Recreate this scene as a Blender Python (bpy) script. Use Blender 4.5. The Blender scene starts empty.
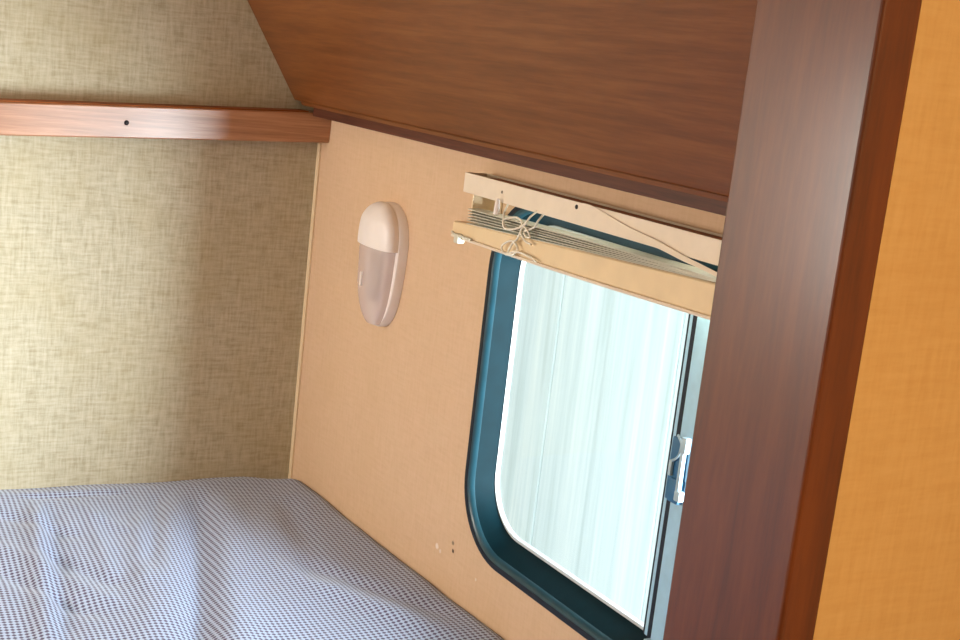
import bpy, bmesh, math, random
from mathutils import Vector, Matrix
random.seed(4)
S = bpy.context.scene
COL = S.collection
PI = math.pi

# ------------------------------------------------------------------ helpers
def link(name, me, mat=None, parent=None):
    o = bpy.data.objects.new(name, me)
    COL.objects.link(o)
    if mat is not None and me is not None:
        me.materials.append(mat)
    if parent is not None:
        o.parent = parent
    return o

def obj(name, bm, mat, parent=None, smooth=None):
    bmesh.ops.recalc_face_normals(bm, faces=bm.faces)
    me = bpy.data.meshes.new(name)
    bm.to_mesh(me); bm.free()
    if smooth is not None:
        for p in me.polygons: p.use_smooth = True
        if smooth < 180:
            me.set_sharp_from_angle(angle=math.radians(smooth))
    return link(name, me, mat, parent)

def tag(o, label=None, cat=None, group=None, kind=None):
    if label: o['label'] = label
    if cat: o['category'] = cat
    if group: o['group'] = group
    if kind: o['kind'] = kind
    return o

def empty(name, loc=(0, 0, 0)):
    o = bpy.data.objects.new(name, None)
    o.empty_display_size = .05
    COL.objects.link(o)
    o.location = loc
    return o

def add_box(bm, x0, x1, y0, y1, z0, z1, bev=0, seg=2):
    b = bmesh.new()
    bmesh.ops.create_cube(b, size=1)
    for v in b.verts:
        v.co = Vector((x0 + (v.co.x + .5) * (x1 - x0), y0 + (v.co.y + .5) * (y1 - y0), z0 + (v.co.z + .5) * (z1 - z0)))
    if bev:
        bmesh.ops.bevel(b, geom=list(b.edges), offset=bev, segments=seg, profile=.5, affect='EDGES')
    me = bpy.data.meshes.new('tmp'); b.to_mesh(me); b.free()
    bm.from_mesh(me); bpy.data.meshes.remove(me)
    return bm

def box(x0, x1, y0, y1, z0, z1, bev=0, seg=2):
    return add_box(bmesh.new(), x0, x1, y0, y1, z0, z1, bev, seg)

def loft(bm, rings, closed=True, cap0=False, cap1=False):
    vr = [[bm.verts.new(p) for p in r] for r in rings]
    n = len(vr[0])
    for a, b in zip(vr[:-1], vr[1:]):
        for i in range(n if closed else n - 1):
            j = (i + 1) % n
            bm.faces.new((a[i], a[j], b[j], b[i]))
    if cap0: bm.faces.new(vr[0])
    if cap1: bm.faces.new(vr[-1])
    return vr

def catmull(pts, n=6):
    P = [Vector(p) for p in pts]
    out = []
    for i in range(len(P) - 1):
        p0 = P[max(i - 1, 0)]; p1 = P[i]; p2 = P[i + 1]; p3 = P[min(i + 2, len(P) - 1)]
        for k in range(n):
            t = k / n
            out.append(.5 * ((2 * p1) + (p2 - p0) * t + (2 * p0 - 5 * p1 + 4 * p2 - p3) * t * t + (3 * p1 - p0 - 3 * p2 + p3) * t ** 3))
    out.append(P[-1])
    return out

def add_tube(bm, pts, r, n=8, r1=None):
    pts = [Vector(p) for p in pts]
    rings = []
    up = Vector((1, 0, 0))
    for i, p in enumerate(pts):
        d = (pts[min(i + 1, len(pts) - 1)] - pts[max(i - 1, 0)]).normalized()
        a = d.cross(up)
        if a.length < 1e-4: a = d.cross(Vector((0, 0, 1)))
        a.normalize(); b = d.cross(a).normalized()
        rr = r if r1 is None else r + (r1 - r) * i / (len(pts) - 1)
        rings.append([p + (a * math.cos(2 * PI * k / n) + b * math.sin(2 * PI * k / n)) * rr for k in range(n)])
    loft(bm, rings, True, True, True)
    return bm

def rrect(y0, y1, z0, z1, R, x, n=10):
    """rounded rectangle in a plane of constant x"""
    out = []
    for cy, cz, a0 in ((y1 - R, z1 - R, 0), (y0 + R, z1 - R, PI / 2), (y0 + R, z0 + R, PI), (y1 - R, z0 + R, 1.5 * PI)):
        for k in range(n + 1):
            a = a0 + PI / 2 * k / n
            out.append(Vector((x, cy + R * math.cos(a), cz + R * math.sin(a))))
    return out

# ------------------------------------------------------------------ materials
def lin(c):
    return tuple(((v / 255) / 12.92 if v / 255 <= .04045 else ((v / 255 + .055) / 1.055) ** 2.4) for v in c) + (1,)

class NT:
    def __init__(s, name):
        s.m = bpy.data.materials.new(name); s.m.use_nodes = True
        s.t = s.m.node_tree; s.t.nodes.clear()
        s.out = s.n('ShaderNodeOutputMaterial')
        s.p = s.n('ShaderNodeBsdfPrincipled')
        s.l(s.p.outputs[0], s.out.inputs[0])
    def n(s, typ, **k):
        nd = s.t.nodes.new(typ)
        for a, b in k.items(): setattr(nd, a, b)
        return nd
    def l(s, a, b): s.t.links.new(a, b)
    def pos(s, scale=(1, 1, 1), rot=(0, 0, 0)):
        g = s.n('ShaderNodeNewGeometry')
        m = s.n('ShaderNodeMapping')
        m.inputs['Scale'].default_value = scale
        m.inputs['Rotation'].default_value = rot
        s.l(g.outputs['Position'], m.inputs['Vector'])
        return m.outputs[0]
    def noise(s, vec, scale, detail=3, rough=.55, dist=0):
        nd = s.n('ShaderNodeTexNoise')
        nd.inputs['Scale'].default_value = scale; nd.inputs['Detail'].default_value = detail
        nd.inputs['Roughness'].default_value = rough; nd.inputs['Distortion'].default_value = dist
        s.l(vec, nd.inputs['Vector'])
        return nd.outputs['Fac']
    def math(s, op, a, b=None, clamp=False):
        nd = s.n('ShaderNodeMath', operation=op); nd.use_clamp = clamp
        for i, v in enumerate((a, b)):
            if v is None: continue
            if isinstance(v, (int, float)): nd.inputs[i].default_value = v
            else: s.l(v, nd.inputs[i])
        return nd.outputs[0]
    def ramp(s, fac, stops, interp='LINEAR'):
        nd = s.n('ShaderNodeValToRGB'); cr = nd.color_ramp; cr.interpolation = interp
        while len(cr.elements) < len(stops): cr.elements.new(.5)
        for e, (p, c) in zip(cr.elements, stops):
            e.position = p; e.color = c
        s.l(fac, nd.inputs[0])
        return nd.outputs[0]
    def mix(s, fac, a, b, typ='MIX'):
        nd = s.n('ShaderNodeMix', data_type='RGBA', blend_type=typ)
        for i, v in ((0, fac), (6, a), (7, b)):
            if isinstance(v, (int, float)): nd.inputs[i].default_value = v
            elif isinstance(v, tuple): nd.inputs[i].default_value = v
            else: s.l(v, nd.inputs[i])
        return nd.outputs[2]
    def bump(s, h, strength, dist=.001):
        nd = s.n('ShaderNodeBump')
        nd.inputs['Strength'].default_value = strength; nd.inputs['Distance'].default_value = dist
        s.l(h, nd.inputs['Height']); s.l(nd.outputs[0], s.p.inputs['Normal'])
    def set(s, rough=.5, spec=.5, color=None, **k):
        s.p.inputs['Roughness'].default_value = rough
        s.p.inputs['Specular IOR Level'].default_value = spec
        if color is not None:
            if isinstance(color, tuple): s.p.inputs['Base Color'].default_value = color
            else: s.l(color, s.p.inputs['Base Color'])
        for a, b in k.items(): s.p.inputs[a.replace('_', ' ')].default_value = b
        return s.m

def simple(name, rgb, rough=.5, spec=.5, var=.06, scale=60, **k):
    t = NT(name)
    n = t.noise(t.pos(), scale, 3)
    c = lin(rgb)
    d = tuple(v * (1 - var * 2) for v in c[:3]) + (1,)
    col = t.ramp(n, ((.3, d), (.7, c)))
    return t.set(rough, spec, col, **k)

def linen(name, base, light, dark, axis, blotch=None, rough=.75, contrast=1.0):
    """woven wallpaper: short threads both ways. axis: the in-plane horizontal axis ('x' or 'y')"""
    t = NT(name)
    hs = (14, 14, 150) if True else None
    h = t.noise(t.pos((30, 30, 230)), 1.0, 4, .65)
    v = t.noise(t.pos((230, 230, 30)), 1.0, 4, .65)
    w = t.math('MULTIPLY', t.math('ADD', h, v), .5)
    lo, hi = .5 - .14 / contrast, .5 + .14 / contrast
    col = t.ramp(w, ((lo, lin(dark)), (.5, lin(base)), (hi, lin(light))))
    big = t.noise(t.pos(), 7, 4, .6)
    if blotch:
        col = t.mix(t.math('MULTIPLY', t.ramp(big, ((.45, (0, 0, 0, 1)), (.7, (1, 1, 1, 1)))), .35), col, lin(blotch))
    t.bump(w, .25, .0008)
    return t, col, rough

# back wallpaper: same paper as the right wall, daylight tone mixed into its colour
t, c, r = linen('woven_daylit_wallpaper', (184, 173, 148), (202, 192, 169), (158, 144, 116), 'x', (174, 156, 114), contrast=.85)
M_back = t.set(r, .25, c)

# right wallpaper, warm light tinted into its colour, with chips and screw holes at their own places
t, c, r = linen('woven_warmlit_wallpaper', (218, 184, 150), (223, 190, 158), (210, 175, 140), 'y', (208, 174, 134), contrast=.7)
g = t.n('ShaderNodeNewGeometry')
def spot(col, P, rad, rgb, soft=.35, stretch=(1, 1, 1)):
    sb = t.n('ShaderNodeVectorMath', operation='SUBTRACT'); sb.inputs[1].default_value = P
    t.l(g.outputs['Position'], sb.inputs[0])
    ml = t.n('ShaderNodeVectorMath', operation='MULTIPLY'); ml.inputs[1].default_value = stretch
    t.l(sb.outputs[0], ml.inputs[0])
    ln = t.n('ShaderNodeVectorMath', operation='LENGTH'); t.l(ml.outputs[0], ln.inputs[0])
    f = t.math('DIVIDE', ln.outputs['Value'], rad)
    f = t.math('ADD', f, t.math('MULTIPLY', t.math('SUBTRACT', t.noise(t.pos(), 500, 2), .5), .9))
    f = t.ramp(f, ((1 - soft, (1, 1, 1, 1)), (1 + soft, (0, 0, 0, 1))))
    return t.mix(f, col, lin(rgb))
c = spot(c, (0, -.4632, .8102), .0042, (240, 222, 208))
c = spot(c, (0, -.472, .807), .0030, (226, 206, 190))
c = spot(c, (0, -.5000, .8281), .0034, (128, 112, 92), .6)
c = spot(c, (0, -.5021, .8188), .0030, (66, 46, 28), .4)
c = spot(c, (0, -.560, .806), .0022, (228, 212, 192), .5)
M_right = t.set(r, .25, c)

t, c, r = linen('ochre_warmlit_wallpaper', (208, 164, 104), (214, 172, 114), (200, 154, 94), 'x', (196, 146, 84), contrast=.6)  # partition paper: warm lamp light pushed into the ochre base
M_tan = t.set(.7, .25, c)
M_shell = simple('cream_panelling', (214, 196, 166), .7, .2)
M_ceil = simple('cream_ceiling', (222, 208, 182), .8, .2)
M_floor = simple('brown_carpet', (96, 74, 56), .95, .1)

def wood(name, c0, c1, c2, scale, rough, spec, streak=1.0, grain_bump=.15, coat=0):
    t = NT(name)
    a = t.noise(t.pos(scale), 1.0, 6, .62, .25)
    f = t.noise(t.pos(tuple(v * 4.5 for v in scale)), 1.0, 3, .6)
    w = t.math('ADD', t.math('MULTIPLY', a, .72), t.math('MULTIPLY', f, .28))
    k = .16 * streak
    col = t.ramp(w, ((.5 - k, lin(c0)), (.5, lin(c1)), (.5 + k, lin(c2))))
    t.bump(f, grain_bump, .0006)
    t.set(rough, spec, col)
    t.p.inputs['Coat Weight'].default_value = coat
    t.p.inputs['Coat Roughness'].default_value = .22
    return t.m
M_panel = wood('reddish_brown_plywood', (106, 60, 26), (120, 69, 31), (132, 80, 39), (40, 5, 110), .42, .4, .8)
M_fascia = wood('dark_brown_wood', (70, 36, 24), (92, 50, 34), (108, 64, 46), (60, 5, 120), .5, .4)
M_jamb = wood('dark_stained_wood', (84, 36, 8), (98, 43, 9), (110, 51, 12), (70, 70, 7), .42, .32, .8, .05, .45)
M_jamb.node_tree.nodes['Principled BSDF'].inputs['Coat IOR'].default_value = 1.6
M_rail = wood('honey_brown_rail_wood', (146, 92, 54), (168, 110, 70), (188, 132, 92), (5, 60, 130), .34, .5, .9, .08)
M_rail.node_tree.nodes['Principled BSDF'].inputs['IOR'].default_value = 1.8
M_rail_top = wood('raw_orange_wood_edge', (120, 62, 18), (150, 80, 26), (176, 100, 38), (6, 60, 120), .6, .3)

M_white = simple('cream_white_enamel', (238, 222, 200), .35, .5, .03)
M_cream = simple('aged_cream_plastic', (238, 212, 170), .4, .45, .05, 25)
M_slat = simple('white_aluminium_slats', (214, 210, 192), .35, .5, .04)
M_cord = simple('white_cotton_cord', (240, 232, 214), .8, .2, .03)
M_tin = simple('dull_steel', (120, 112, 100), .4, .5, .1, 400, Metallic=.8)
M_screw = simple('dark_screw_steel', (44, 40, 40), .35, .6, .15, 900, Metallic=.7)
M_gasket = simple('black_rubber', (16, 26, 40), .5, .35, .1)
M_frame = simple('dark_teal_aluminium', (28, 68, 80), .32, .5, .12, 40)
M_recess = simple('dark_teal_matt_paint', (4, 36, 44), .55, .12, .12, 40)
M_sash = simple('pale_vinyl_gasket', (206, 212, 214), .4, .5, .03)
M_stile = simple('pale_blue_aluminium', (172, 214, 236), .35, .5, .06)
M_latch = simple('blue_latch_plastic', (48, 106, 146), .35, .5, .08)
M_latchw = simple('pale_latch_plastic', (172, 196, 208), .35, .5, .04)
M_lamp = simple('white_lamp_plastic', (246, 236, 230), .38, .5, .02)
M_edge = simple('pale_edge_tape', (232, 208, 170), .6, .3, .03)
M_ground = simple('pale_gravel', (170, 165, 155), .9, .2, .2, 30)

# lamp lens: smoky clear plastic with fine vertical ribs
t = NT('smoky_lens_plastic')
t.set(.16, .5, lin((240, 222, 216)))
t.p.inputs['Transmission Weight'].default_value = .0
tr = t.n('ShaderNodeBsdfTransparent'); tr.inputs[0].default_value = (.9, .86, .85, 1)
mx = t.n('ShaderNodeMixShader'); mx.inputs[0].default_value = .5
t.l(tr.outputs[0], mx.inputs[1]); t.l(t.p.outputs[0], mx.inputs[2]); t.l(mx.outputs[0], t.out.inputs[0])
M_lens = t.m

# window glass: thin clear pane
t = NT('clear_window_glass')
tr = t.n('ShaderNodeBsdfTransparent'); tr.inputs[0].default_value = (.95, .98, .98, 1)
gl = t.n('ShaderNodeBsdfGlossy'); gl.inputs['Roughness'].default_value = .02
fr = t.n('ShaderNodeLayerWeight'); fr.inputs[0].default_value = .5
mx = t.n('ShaderNodeMixShader')
t.l(t.math('ADD', t.math('MULTIPLY', t.math('POWER', fr.outputs['Facing'], 4.0), .5), .02), mx.inputs[0]); t.l(tr.outputs[0], mx.inputs[1]); t.l(gl.outputs[0], mx.inputs[2]); t.l(mx.outputs[0], t.out.inputs[0])
M_glass = t.m

# outside boards: whitewashed, streaky, vertical
t = NT('whitewashed_boards')
a = t.noise(t.pos((1, 24, 1.1)), 1.0, 5, .6, .3)
b = t.noise(t.pos((1, 90, 2.0)), 1.0, 3, .6, .2)
w = t.math('ADD', t.math('MULTIPLY', a, .65), t.math('MULTIPLY', b, .35))
col = t.ramp(w, ((.34, lin((196, 206, 198))), (.48, lin((216, 224, 220))), (.6, lin((230, 234, 228))), (.7, lin((246, 246, 240)))))
M_boards = t.set(.8, .2, col)

# bed cover: tiny slate and white check
t = NT('slate_and_white_check_fabric')
P = t.pos((1, 1, 1), (0, 0, math.radians(4)))
sp = t.n('ShaderNodeSeparateXYZ'); t.l(P, sp.inputs[0])
pitch = .0063
def stripe(o, ph=0.0):
    return t.math('SINE', t.math('MULTIPLY', o, 2 * PI / pitch))
wob = t.math('MULTIPLY', t.math('SUBTRACT', t.noise(t.pos(), 60, 2), .5), .0010)
sx = stripe(t.math('ADD', sp.outputs['X'], wob)); sy = stripe(t.math('ADD', sp.outputs['Y'], wob))
f = t.math('ADD', t.math('MULTIPLY', t.math('ADD', sx, sy), .25), .5)
f = t.math('ADD', f, t.math('MULTIPLY', t.math('SUBTRACT', t.noise(t.pos(), 900, 2), .5), .25))
FAB_LIGHT, FAB_DARK = lin((176, 192, 220)), lin((84, 72, 104))
col = t.ramp(f, ((.30, FAB_DARK), (.56, FAB_LIGHT)))
t.bump(f, .35, .0012)
M_fabric = t.set(.8, .25, col)
t.p.inputs['Sheen Weight'].default_value = .15

# ------------------------------------------------------------------ setting
CEIL = 1.86
XL, YR = -1.62, -3.9
WIN = dict(y0=-1.155, y1=-.5155, z0=.8350, z1=1.256, R=.09)

# right wall with its window opening
bm = bmesh.new()
outer = [Vector((0, y, z)) for y, z in ((0.0, 0), (0.0, CEIL), (YR, CEIL), (YR, 0))]
i_ = .0095
inner = rrect(WIN['y0'] + i_, WIN['y1'] - i_, WIN['z0'] + i_, WIN['z1'] - i_, WIN['R'] - i_, 0)
edges = []
for loop in (outer, inner):
    vs = [bm.verts.new(p) for p in loop]
    for k in range(len(vs)): edges.append(bm.edges.new((vs[k], vs[(k + 1) % len(vs)])))
bmesh.ops.triangle_fill(bm, edges=edges, use_beauty=True)
ret = bmesh.ops.extrude_face_region(bm, geom=list(bm.faces))
for v in [g_ for g_ in ret['geom'] if isinstance(g_, bmesh.types.BMVert)]: v.co.x += .03
for f_ in bm.faces:
    if min(v.co.x for v in f_.verts) > .02: f_.material_index = 1
wr_ = obj('wall_right', bm, M_right)
wr_.data.materials.append(simple('grey_outer_skin', (150, 156, 160), .5, .3, .02))
tag(wr_, 'woven-paper side wall around the window, warm light in its peach tone', 'wall', kind='structure')
tag(obj('wall_back', box(XL, 0, 0, .03, 0, CEIL), M_back), 'woven-paper wall at the head of the bunk, daylight in its khaki tone', 'wall', kind='structure')
tag(obj('wall_left', box(XL - .03, XL, YR, 0, 0, CEIL), M_shell), 'cream side wall opposite the window', 'wall', kind='structure')
tag(obj('wall_rear', box(XL, 0, YR - .03, YR, 0, CEIL), M_shell), 'cream wall behind the camera', 'wall', kind='structure')
tag(obj('ceiling', box(XL, 0, YR, 0, CEIL, CEIL + .03), M_ceil), 'cream low ceiling over bunk and cabin', 'ceiling', kind='structure')
fb = box(XL, 0, YR, 0, -.03, 0)
add_box(fb, XL, 0, -1.18, 0, .0, .60)
tag(obj('floor', fb, M_floor), 'brown floor stepping up under the bunk', 'floor', kind='structure')

# doorway partition: tan panelled wall and its dark wooden lining
JX, JN, JF, JT = -.289, -1.324, -1.2310, .0268
tag(obj('wall_partition', box(JX + JT + .0004, -.001, JN + .0015, JF, .0, CEIL - .001), M_tan),
    'partition wall at the right edge, warm light in its ochre tone', 'wall', kind='structure')
tag(obj('trim_1', box(JX, JX + JT, JN, JF, .0, CEIL - .001, .0022, 3), M_jamb),
    'dark stained wooden jamb board on the partition edge', 'jamb', kind='structure')
# pale edge tape in the wall corner
tag(obj('trim_2', box(-.0022, -.0002, -.0105, -.0004, .72, 1.249), M_edge),
    'thin pale edge strip in the wall corner', 'trim', kind='structure')

# outside: white vertical boards and ground
bm = bmesh.new()
y = -1.17
k = 0
while y < 1.4:
    wdt = .165 + .02 * math.sin(k * 2.3)
    add_box(bm, .56 + .003 * (k % 2), .585, y, y + wdt - .0012, -.02, 2.1, .0008, 1)
    y += wdt; k += 1
add_box(bm, .585, .60, -1.17, 1.4, -.02, 2.1)
tag(obj('exterior_wall', bm, M_boards), 'whitewashed vertical boards seen through the window', 'wall', kind='structure')
tag(obj('ground', box(.04, 6, -4, 4, -.06, -.02), M_ground), 'pale ground outside the window', 'ground', kind='structure')

# ------------------------------------------------------------------ window
w = empty('window_1', (0, -.835, .832))
tag(w, 'sliding window with rounded dark teal frame in the side wall', 'window', kind='structure')
def at_parent(o, root):
    o.parent = root
    o.matrix_parent_inverse = Matrix.Translation(-root.location)
    return o
def wring(ins, x, rr=None):
    W = WIN
    return rrect(W['y0'] + ins, W['y1'] - ins, W['z0'] + ins, W['z1'] - ins, max(W['R'] - ins, .02) if rr is None else rr, x, 14)
def wrr(iy, iz, x, R):
    W = WIN
    return rrect(W['y0'] + iy, W['y1'] - iy, W['z0'] + iz, W['z1'] - iz, R, x, 14)
bm = bmesh.new()
loft(bm, [wring(0, -.0002), wring(0, -.0036), wring(.0010, -.0046), wring(.0066, -.0046), wring(.0076, -.0034)])
at_parent(obj('gasket', bm, M_gasket, None, 40), w)['label'] = 'black rubber outer edge of the window frame'
bm = bmesh.new()
loft(bm, [wrr(.0066, .0066, -.0030, .0834), wrr(.0072, .0072, -.0042, .0828), wrr(.0084, .0084, -.0040, .0816), wrr(.0110, .0110, -.0022, .079),
          wrr(.0128, .0130, .0004, .077), wrr(.0134, .0138, .0026, .076)])
at_parent(obj('frame', bm, M_frame, None, 60), w)
bm = bmesh.new()
loft(bm, [wrr(.0134, .0138, .0026, .076), wrr(.0158, .0200, .012, .072), wrr(.0180, .0255, .022, .067), wrr(.0195, .0285, .0275, .064)])
at_parent(obj('frame_recess', bm, M_recess, None, 50), w)['label'] = 'dark matt inner face of the frame'
bm = bmesh.new()
loft(bm, [wrr(.0190, .0278, .0268, .064), wrr(.0194, .0285, .0258, .063), wrr(.0199, .0318, .0258, .0615), wrr(.0204, .0326, .0310, .061), wrr(.0190, .0278, .0310, .064)])
at_parent(obj('glazing_seal', bm, M_sash, None, 50), w)['label'] = 'pale seal around the glass'
bm = bmesh.new()
rr_ = wrr(.0202, .0322, .0290, .058)
f0 = [bm.verts.new(p) for p in rr_]; f1 = [bm.verts.new(p + Vector((.0015, 0, 0))) for p in rr_]
bm.faces.new(f0); bm.faces.new(f1)
for q in range(len(f0)): bm.faces.new((f0[q], f0[(q + 1) % len(f0)], f1[(q + 1) % len(f0)], f1[q]))
at_parent(obj('pane', bm, M_glass), w)
# meeting stile: seal line, pale strip, dark groove, pale blue stile
zb, zt = .866, 1.222
st = box(.0085, .026, -.8960, -.8700, zb - .004, zt + .004, .0015)
st_o = at_parent(obj('meeting_stile', st, M_stile, None, 40), w)
st_o['label'] = 'pale blue upright bar of the sliding sash'
at_parent(obj('stile_seal', add_box(box(.0165, .027, -.8698, -.8555, zb - .002, zt + .002), .018, .027, -.8495, -.8470, zb, zt), M_gasket), w)['label'] = 'dark seal lines beside the bar'
at_parent(obj('stile_strip', box(.0175, .0265, -.8553, -.8497, zb, zt, .0006), M_stile), w)
bm = bmesh.new()
add_box(bm, .002, .012, -.8835, -.8680, .8655, .8715, .001)
at_parent(obj('sash_stop', bm, M_latchw), w)
# latch
la = at_parent(obj('latch', add_box(box(.0040, .0180, -.8860, -.8660, 1.0130, 1.0740, .0015), .0015, .0090, -.8880, -.8720, 1.0130, 1.0360, .0015), M_latch, None, 40), w)
la['label'] = 'blue sash latch with a pale handle'
hb = box(-.0015, .0030, -.8905, -.8860, 1.0190, 1.0780, .0010)
add_box(hb, -.0025, .0040, -.8935, -.8855, 1.0640, 1.0790, .0012)
add_box(hb, -.0025, .0040, -.8945, -.8865, 1.0180, 1.0280, .0012)
hh = obj('latch_handle', hb, M_latchw, None, 40); hh.parent = la
hh['label'] = 'pale plastic latch handle'
bm = bmesh.new()
add_tube(bm, catmull([(.0030, -.8745, 1.0770), (.0020, -.8800, 1.0735), (.0015, -.8830, 1.0700), (.0015, -.8815, 1.0600), (.0020, -.8760, 1.0540), (.0020, -.8710, 1.0500), (.0020, -.8700, 1.0380)], 5), .0012)
add_box(bm, .0005, .0040, -.8735, -.8695, 1.0370, 1.0520, .0008)
lk = obj('latch_lever', bm, M_latchw, None, 40); lk.parent = la

# ------------------------------------------------------------------ overhead cabinet
cab = empty('overhead_cabinet', (-.04, -.6, 1.30))
tag(cab, 'reddish brown plywood overhead locker with sloping face above the window', 'cabinet')
SL = .632
def px_(z, off=0.0): return -.0465 - (z - 1.3130) * SL + off
zt = CEIL - .002
y0c, y1c = -1.2290, -.0015
def prism(secs, ya, yb):
    bm = bmesh.new()
    loft(bm, [[(x, ya, z) for x, z in secs], [(x, yb, z) for x, z in secs]], True, True, True)
    return bm
at_parent(obj('face_panel', prism([(px_(1.3082), 1.3082), (px_(zt), zt), (px_(zt) + .012, zt), (px_(1.3082) + .012, 1.3082)], y0c, y1c), M_panel), cab)
bm = prism([(px_(1.3030) - .0015, 1.3030), (px_(1.3080) - .0015, 1.3080), (px_(1.3080) + .011, 1.3080), (-.0305, 1.3030)], y0c, -.026)
at_parent(obj('edge_lip', bm, M_panel), cab)
at_parent(obj('bottom_rail', box(-.0300, -.0004, y0c, -.0392, 1.2898, 1.3026, .0008), M_fascia), cab)['label'] = 'darker wooden rail under the sloping face'
bm = prism([(px_(1.3150) + .014, 1.3150), (px_(zt - .002) + .014, zt - .002), (-.001, zt - .002), (-.001, 1.3150)], y0c, y0c + .010)
at_parent(obj('end_panel', bm, M_panel), cab)

# ------------------------------------------------------------------ wooden rail on back wall
rail = empty('wall_rail', (-.5, -.02, 1.25))
tag(rail, 'varnished wooden rail screwed across the khaki wall', 'rail')
th = math.radians(2.55)
L0, L1 = -.95, .0
def rail_pt(s, t, d):      # along, up, out of wall
    return Vector((s * math.cos(th) - t * math.sin(th) * 0, -d, 1.2538 + s * math.tan(th) + t))
bm = bmesh.new()
prof = [(0, .0), (0, .0350), (.0015, .0362), (.0405, .0392), (.0420, .0380), (.0420, .0)]
loft(bm, [[rail_pt(L0, t_, d) for t_, d in prof], [rail_pt(L1 - .0006, t_, d) for t_, d in prof]], True, True, True)
at_parent(obj('board', bm, M_rail), rail)
bm = bmesh.new()
prof = [(.0421, .0), (.0421, .036), (.0436, .036), (.0436, .0)]
loft(bm, [[rail_pt(L0, t_, d) for t_, d in prof], [rail_pt(L1 - .035, t_, d) for t_, d in prof]], True, True, True)
at_parent(obj('board_top', bm, M_rail_top), rail)['label'] = 'raw orange top edge of the rail'
bm = bmesh.new()
c0 = Vector((-.2906, -.0377, 1.2614))
rings = []
for rr0, dd in ((.0033, 0), (.0033, .0006), (.0024, .0014), (.0010, .0016), (.0008, .0004)):
    rings.append([c0 + Vector((rr0 * math.cos(2 * PI * q / 20), -dd, rr0 * math.sin(2 * PI * q / 20))) for q in range(20)])
loft(bm, rings, True, False, True)
at_parent(obj('screw', bm, M_screw, None, 40), rail)['label'] = 'dark screw head'

# ------------------------------------------------------------------ wall lamp
lamp = empty('wall_lamp', (0, -.262, 1.05))
tag(lamp, 'oval white bunk light with smoky lens on the peach wall', 'lamp')
ZB, ZT, ZM = 1.0385, 1.2020, 1.1440
YC = -.2600
def half_w(z, W=.0500):
    """outline of the fitting: round top, narrower rounded foot"""
    if z > 1.1500:
        q = (z - 1.1500) / (ZT - 1.1500)
        return W * math.sqrt(max(0, 1 - q ** 2.3))
    q = (1.1500 - z) / (1.1500 - ZB)
    return W * (1 - .16 * q) * (max(0, 1 - q ** 3.6)) ** .5
def lamp_rows(n, za, zb_): return [za + (zb_ - za) * (.5 - .5 * math.cos(PI * k_ / n)) for k_ in range(n + 1)]
def shell(za, zb_, W, xoff, depth, power, n=22, m=20, ends=True):
    bm = bmesh.new(); rings = []
    for z in lamp_rows(n, za, zb_):
        hw = max(half_w(z, W), .0006)
        q = hw / W
        rings.append([Vector((-xoff - depth * min(1, q * 1.15) ** .8 * max(0, math.sin(a)) ** power, YC + hw * math.cos(a), z)) for a in [PI * k_ / m for k_ in range(m + 1)]])
    loft(bm, rings, False)
    return bm
bm = bmesh.new(); rings = []
for x, gr in ((-.0004, 0), (-.0100, 0), (-.0130, -.0012), (-.0142, -.0045)):
    pts = []
    zs = lamp_rows(26, ZB + .0002, ZT - .0002)
    for z in zs: pts.append((half_w(z), z))
    for z in reversed(zs[1:-1]): pts.append((-half_w(z), z))
    cz = (ZB + ZT) / 2
    rings.append([Vector((x, YC + a * (1 + gr / .05), cz + (b - cz) * (1 + gr / .08))) for a, b in pts])
loft(bm, rings, True, True, True)
at_parent(obj('base', bm, M_lamp, None, 35), lamp)
hood = shell(ZM, ZT - .0004, .0480, .0130, .0225, .55)
ho = at_parent(obj('hood', hood, M_lamp, None, 50), lamp)
md = ho.modifiers.new('s', 'SOLIDIFY'); md.thickness = .0016; md.offset = -1
lens = shell(ZB + .004, ZM, .0440, .0128, .0205, .55)
at_parent(obj('lens', lens, M_lens, None, 60), lamp)['label'] = 'smoky see-through lens'
bm = bmesh.new()
add_tube(bm, [(-.0230, YC - .004, 1.136), (-.0230, YC - .004, 1.128), (-.0230, YC - .004, 1.082), (-.0230, YC - .004, 1.074)], .0070, 14)
at_parent(obj('bulb', bm, simple('grey_bulb_glass', (188, 176, 172), .2, .5, .03), None, 40), lamp)
at_parent(obj('lens_glint', box(-.0348, -.0290, YC + .0080, YC + .0120, 1.0900, 1.1090, .001), M_lamp), lamp)['label'] = 'small white tab shaped as a glint on the lens edge'  # white tab added in place of a reflection on the lens

# ------------------------------------------------------------------ window blind (raised)
bl = empty('window_blind', (-.02, -.7, 1.19))
tag(bl, 'raised cream slatted blind with tangled cords over the window top', 'blind')
BY0, BY1 = -1.10, -.4930
bm = bmesh.new()
hz0, hz1 = 1.2478, 1.2698
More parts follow.
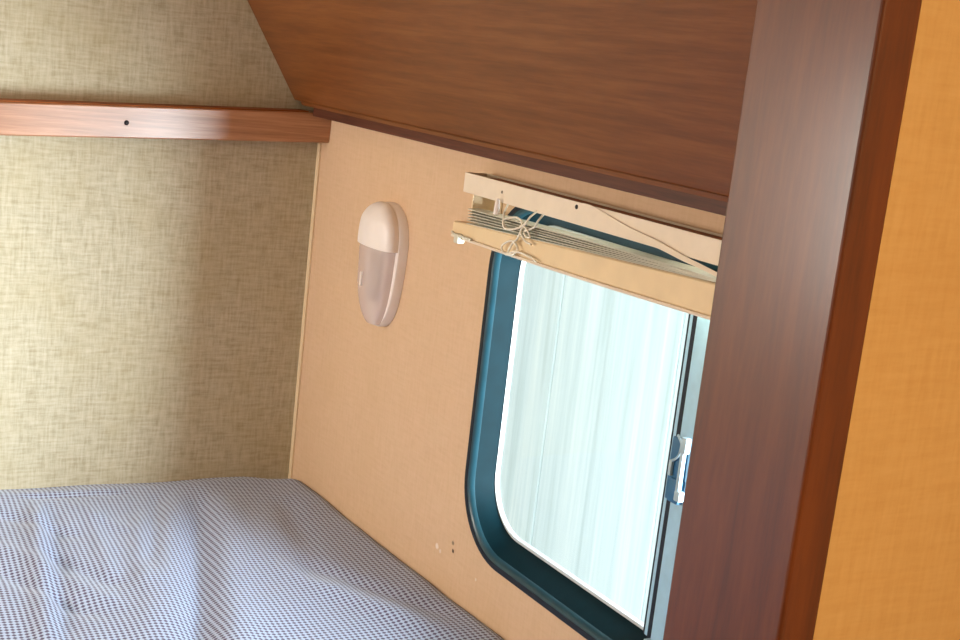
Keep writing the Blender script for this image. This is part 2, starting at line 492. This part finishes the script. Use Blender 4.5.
# open channel: front, floor, back and ends
add_box(bm, -.0350, -.0338, BY0, BY1, hz0, hz1, .0004, 1)
add_box(bm, -.0337, -.0075, BY0, BY1, hz0, hz0 + .0012)
add_box(bm, -.0074, -.0062, BY0, BY1, hz0, hz1)
add_box(bm, -.0337, -.0075, BY1 - .0012, BY1, hz0 + .0013, hz1)
add_box(bm, -.0337, -.0075, BY0, BY0 + .0012, hz0 + .0013, hz1)
hr = at_parent(obj('headrail', bm, M_white), bl)
at_parent(obj('cleat', box(-.0290, -.0078, BY0 + .0015, -.5250, hz0 + .0014, 1.2680, .0006), M_rail_top), bl)['label'] = 'raw orange wooden batten inside the headrail'
def rivet(y, z, r, m):
    bm = bmesh.new()
    c = Vector((-.0351, y, z))
    loft(bm, [[c + Vector((-d, rr0 * math.cos(2 * PI * q / 14), rr0 * math.sin(2 * PI * q / 14))) for q in range(14)] for rr0, d in ((r, 0), (r * .9, .0006), (r * .4, .0009))], True, False, True)
    o = obj('rivet', bm, m, None, 40); o.parent = hr
rivet(-.7195, 1.2648, .0024, M_screw)
rivet(-.5770, 1.2590, .0016, M_tin)
bm = bmesh.new()
add_box(bm, -.0400, -.0004, -.4910, -.4880, 1.2520, 1.2720)
# mounting bracket below the left end
bm2 = box(-.0300, -.0005, -.5090, -.5060, 1.2250, 1.2475, .0006)
add_box(bm2, -.0020, -.0006, -.5240, -.5090, 1.2250, 1.2475)
bm.free()
br = at_parent(obj('bracket', bm2, M_cream), bl)
o = obj('bracket_screw', add_tube(bmesh.new(), [(-.0021, -.5170, 1.2400), (-.0034, -.5170, 1.2400)], .0022, 12), M_screw)
o.parent = br
# bottom rail
def rail_sec(y, za, zb_, xf=-.0360, xb=-.0140):
    return [Vector(p) for p in ((xb, y, za), (xf + .001, y, za), (xf, y, za + .001), (xf + .0005, y, zb_ - .0015), (xf + .002, y, zb_), (xb, y, zb_))]
bm = bmesh.new()
secs = []
for k_ in range(13):
    f = k_ / 12
    y_ = -.4800 + f * (-1.09 + .4800)
    g_ = (y_ + .487) / (-.9334 + .487)
    zA = 1.1978 + .0064 * g_ - .0016 * math.sin(PI * min(1, max(0, g_)))
    zB = 1.2128 + .0197 * g_
    secs.append((y_, zA, zB))
loft(bm, [rail_sec(*s_) for s_ in secs], True, True, True)
brl = at_parent(obj('bottom_rail', bm, M_cream, None, 40), bl)
brl['label'] = 'yellowed bottom rail of the blind'
bm = bmesh.new()
loft(bm, [[Vector(p) for p in ((-.0150, y_, a - .0002), (-.0368, y_, a - .0002), (-.0374, y_, a - .0020), (-.0368, y_, a - .0032), (-.0150, y_, a - .0032))] for y_, a, b in secs], True, True, True)
o = obj('rail_lip', bm, M_white, None, 40); o.parent = brl
# slats piled on the bottom rail
bm = bmesh.new()
NS = 6
for k_ in range(NS):
    rings = []
    dx = random.uniform(-.0012, .0012)
    for (y_, a, b) in secs:
        y2 = -.5090 + (y_ + .48) * ((-1.085 + .5090) / (-1.09 + .48))
        g_ = min(1.25, max(0, (y2 + .515) / (-.9270 + .515)))
        zlo = b + .0012; zhi = 1.2300 + .0062 * g_ + .0012 * math.sin(PI * g_)
        zc = zlo + (zhi - zlo) * k_ / (NS - 1)
        dyn = random.uniform(-.0003, .0003)
        cr = [(-.0350 + dx, 0), (-.0290 + dx, .0008), (-.0230 + dx, .0011), (-.0170 + dx, .0008), (-.0120 + dx, 0)]
        th_ = .0007
        rings.append([Vector((x, y2, zc + u + dyn + th_)) for x, u in cr] + [Vector((x, y2, zc + u + dyn)) for x, u in reversed(cr)])
    loft(bm, rings, True, True, True)
ss = at_parent(obj('slat_stack', bm, M_slat, None, 40), bl)
ss['label'] = 'thin pale slats piled on the bottom rail'
# drooping valance strip that has come loose at the near end
up_ = [(-.7300, 1.2702), (-.7516, 1.2696), (-.8066, 1.2603), (-.8536, 1.2553), (-.8984, 1.2485), (-.9308, 1.2447), (-1.0, 1.236)]
lo_ = [(-.7330, 1.2500), (-.7564, 1.2502), (-.8066, 1.2498), (-.8536, 1.2490), (-.8984, 1.2440), (-.9308, 1.2412), (-1.0, 1.2325)]
U = catmull([(-.0352 - .0006 * k_, a, b) for k_, (a, b) in enumerate(up_)], 5); Lw = catmull([(-.0362 - .0006 * k_, a, b) for k_, (a, b) in enumerate(lo_)], 5)
bm = bmesh.new()
loft(bm, [[u, l_, l_ - Vector((.0009, 0, 0)), u - Vector((.0009, 0, 0))] for u, l_ in zip(U, Lw)], True, True, True)
at_parent(obj('valance_strip', bm, M_white, None, 40), bl)['label'] = 'loose cream strip drooping from the headrail'
# cords
def cord(pts, r=.0011, name='cord', x=-.0415):
    P_ = [Vector((p[2] if len(p) > 2 else x, p[0], p[1])) for p in pts]
    return add_tube(bmesh.new(), catmull(P_, 6), r, 8)
at_parent(obj('pull_cord', cord([(-.5905, 1.2478, -.0345), (-.5960, 1.2380), (-.6020, 1.2275, -.0430), (-.6150, 1.2245, -.0430), (-.6290, 1.2290), (-.6340, 1.2350), (-.6240, 1.2385), (-.6110, 1.2365), (-.6010, 1.2320, -.0440), (-.6080, 1.2250, -.0460), (-.6250, 1.2265, -.0460), (-.6420, 1.2330, -.0450), (-.6480, 1.2430), (-.6490, 1.2500, -.0340)]), M_cord, None, 60), bl)
at_parent(obj('pull_cord', cord([(-.6620, 1.2480, -.0350), (-.6640, 1.2420), (-.6580, 1.2345), (-.6480, 1.2300), (-.6400, 1.2270), (-.6440, 1.2220), (-.6520, 1.2230), (-.6500, 1.2290, -.0440), (-.6420, 1.2320, -.0440), (-.6370, 1.2255, -.0440), (-.6460, 1.2180, -.0430), (-.6560, 1.2160)]), M_cord, None, 60), bl)
at_parent(obj('cord_loop', cord([(-.6330, 1.2250), (-.6260, 1.2150), (-.6130, 1.2120), (-.6000, 1.2050), (-.6030, 1.1985), (-.6130, 1.1975), (-.6260, 1.2010), (-.6310, 1.2075), (-.6220, 1.2120), (-.6160, 1.2050), (-.6130, 1.1985), (-.6250, 1.2030), (-.6400, 1.2040), (-.6560, 1.2030), (-.6680, 1.2010)], .0012), M_cord, None, 60), bl)
bm = bmesh.new()
add_tube(bm, [(-.0395, -.5780, 1.2520), (-.0400, -.5785, 1.2470), (-.0405, -.5795, 1.2350)], .0018, 10, .0038)
at_parent(obj('tassel', bm, M_lamp, None, 60), bl)['label'] = 'small white cord tassel'
bm = bmesh.new()
add_tube(bm, [(-.0345, -.4780, 1.1995), (-.0400, -.4920, 1.1990), (-.0400, -.5300, 1.1990)], .0016, 10)
add_box(bm, -.0430, -.0330, -.5060, -.4960, 1.1900, 1.2010, .002)
at_parent(obj('end_clip', bm, M_slat, None, 40), bl)['label'] = 'white plastic clip at the end of the bottom rail'

# ------------------------------------------------------------------ mattress
mt = empty('mattress', (-.8, -.6, .60))
tag(mt, 'bunk mattress in wrinkled blue-grey check cover', 'mattress')
def sstep(a, b, v):
    t_ = max(0, min(1, (v - a) / (b - a))); return t_ * t_ * (3 - 2 * t_)
def fold(x, y, a, b, amp, wid, s0=.15):
    ax, ay = a; bx, by = b
    dx, dy = bx - ax, by - ay; L = math.hypot(dx, dy)
    u = ((x - ax) * dx + (y - ay) * dy) / L; v = ((x - ax) * dy - (y - ay) * dx) / L
    e = sstep(-.02, s0 * L, u) * (1 - sstep(L * (1 - s0), L + .02, u))
    return amp * e * math.exp(-(v / wid) ** 2)
FOLDS = [((-.165, -.06), (-.345, -.62), -.0095, .017), ((-.135, -.10), (-.30, -.62), .0050, .022), ((-.205, -.06), (-.40, -.62), .0045, .025),
         ((-.222, -.07), (-.315, -.33), -.0045, .012), ((-.390, -.07), (-.47, -.52), .0070, .014), ((-.372, -.08), (-.45, -.5), -.0050, .012),
         ((-.34, -.09), (-.30, -.20), .003, .010), ((-.40, -.052), (-.27, -.060), -.0035, .008), ((-.44, -.11), (-.37, -.20), -.004, .012),
         ((-.415, -.24), (-.36, -.36), -.004, .010), ((-.33, -.12), (-.36, -.34), .0035, .010), ((-.27, -.14), (-.335, -.38), .0035, .011),
         ((-.50, -.25), (-.40, -.44), -.005, .012), ((-.47, -.20), (-.37, -.42), .004, .012),
         ((-.140, -.30), (-.012, -.60), -.0045, .013, .35), ((-.165, -.34), (-.035, -.64), .0040, .016, .35), ((-.055, -.12), (-.13, -.42), -.0045, .020),
         ((-.7, -.2), (-.62, -.9), -.007, .02), ((-.9, -.15), (-.98, -.8), .006, .03)]
def hz(x, y):
    z = .7560
    z -= .0075 * (1 - sstep(-.10, .0, -abs(x + .25) + .20))*0
    z += .0015 * sstep(-.15, -.45, x)
    z -= .0065 * sstep(-.05, -.002, y) ** 2                         # back edge rolls down
    z += .0130 * sstep(-.25, -.68, y) * sstep(-.16, -.01, x)        # rides up the side wall
    z += .0020 * sstep(-.02, -.16, y) * sstep(-.10, -.01, x)
    z -= .010 * sstep(-.05, 0, y) * sstep(-.08, 0, x)
    z -= .0045 * sstep(-.012, 0, x)
    for f_ in FOLDS: z += fold(x, y, *f_)
    z += .0018 * math.sin(11 * x + 3 * y) * math.sin(7 * y - 2 * x) + .0008 * math.sin(37 * x - 21 * y + 1.3 * math.sin(19 * y))
    z -= .03 * sstep(-1.10, -1.165, y) ** 2
    return z
X0, X1, Y0, Y1 = -1.58, -.0012, -1.165, -.0012
xs = []; x = X1
while x > X0:
    xs.append(x); x -= .006 if x > -.62 else .02
xs.append(X0)
ys = []; y = Y1
while y > Y0:
    ys.append(y); y -= .006 if y > -.75 else .02
ys.append(Y0)
bm = bmesh.new()
grid = [[bm.verts.new((x, y, hz(x, y))) for x in xs] for y in ys]
for a in range(len(ys) - 1):
    for b in range(len(xs) - 1):
        bm.faces.new((grid[a][b], grid[a][b + 1], grid[a + 1][b + 1], grid[a + 1][b]))
per = [grid[0][b] for b in range(len(xs))] + [grid[a][-1] for a in range(1, len(ys))] + [grid[-1][b] for b in range(len(xs) - 2, -1, -1)] + [grid[a][0] for a in range(len(ys) - 2, 0, -1)]
low = [bm.verts.new((v.co.x, v.co.y, .601)) for v in per]
for k_ in range(len(per)):
    j_ = (k_ + 1) % len(per)
    bm.faces.new((per[k_], per[j_], low[j_], low[k_]))
bm.faces.new(low)
at_parent(obj('cover', bm, M_fabric, None, 60), mt)

# ------------------------------------------------------------------ light
def area(name, loc, target, sx, sy, power, color, spread=180):
    L = bpy.data.lights.new(name, 'AREA'); L.shape = 'RECTANGLE'; L.size = sx; L.size_y = sy
    L.energy = power; L.color = color; L.spread = math.radians(spread)
    o = bpy.data.objects.new(name, L); COL.objects.link(o); o.location = loc
    o.rotation_euler = (Vector(target) - Vector(loc)).to_track_quat('-Z', 'Y').to_euler()
    return o
# bright open sky past the end of the boards, raking in through the window
area('open_sky_light', (.855, -1.99, 1.06), (-.005, -1.49, 1.06), 1.12, 1.9, 430, (.85, .94, 1.0))
# added warm fill by the left wall, no window there, brightens the side wall
area('side_fill_light', (-1.60, -.40, 1.24), (0, -.60, 1.18), .50, .34, 16.5, (1.0, .90, .81))
# warm ceiling dome in the cabin
P_ = bpy.data.lights.new('ceiling_dome_light', 'AREA'); P_.shape = 'DISK'; P_.size = .32; P_.energy = 16; P_.color = (1, .80, .50)
o = bpy.data.objects.new('ceiling_dome_light', P_); COL.objects.link(o); o.location = (-.45, -2.20, 1.84)
# sun on the boards outside
su = bpy.data.lights.new('sun', 'SUN'); su.energy = 1.7; su.angle = math.radians(2); su.color = (1, .97, .92)
o = bpy.data.objects.new('sun', su); COL.objects.link(o); o.rotation_euler = Vector((.36, .12, -1)).to_track_quat('-Z', 'Y').to_euler()

W_ = bpy.data.worlds.new('sky'); S.world = W_; W_.use_nodes = True
bg = W_.node_tree.nodes['Background']
bg.inputs[0].default_value = (.93, .98, 1.0, 1); bg.inputs[1].default_value = 1.08

# ------------------------------------------------------------------ camera
F = 1349.74; yaw, pitch, roll = .54327, .19294, -.11380
cam = bpy.data.cameras.new('camera'); co = bpy.data.objects.new('camera', cam); COL.objects.link(co)
cam.sensor_fit = 'HORIZONTAL'; cam.sensor_width = 36; cam.lens = 36 * F / 960; cam.clip_start = .02
fw = Vector((math.sin(yaw) * math.cos(pitch), math.cos(yaw) * math.cos(pitch), -math.sin(pitch)))
rt = Vector((math.cos(yaw), -math.sin(yaw), 0)); dn = fw.cross(rt)
r2 = math.cos(roll) * rt + math.sin(roll) * dn; d2 = -math.sin(roll) * rt + math.cos(roll) * dn
co.matrix_world = Matrix(((r2.x, -d2.x, -fw.x, -.789), (r2.y, -d2.y, -fw.y, -1.81), (r2.z, -d2.z, -fw.z, 1.40), (0, 0, 0, 1)))
S.camera = co
S.view_settings.view_transform = 'Standard'; S.view_settings.look = 'None'
S.view_settings.gamma = 1; S.view_settings.exposure = 0; S.view_settings.use_curve_mapping = False
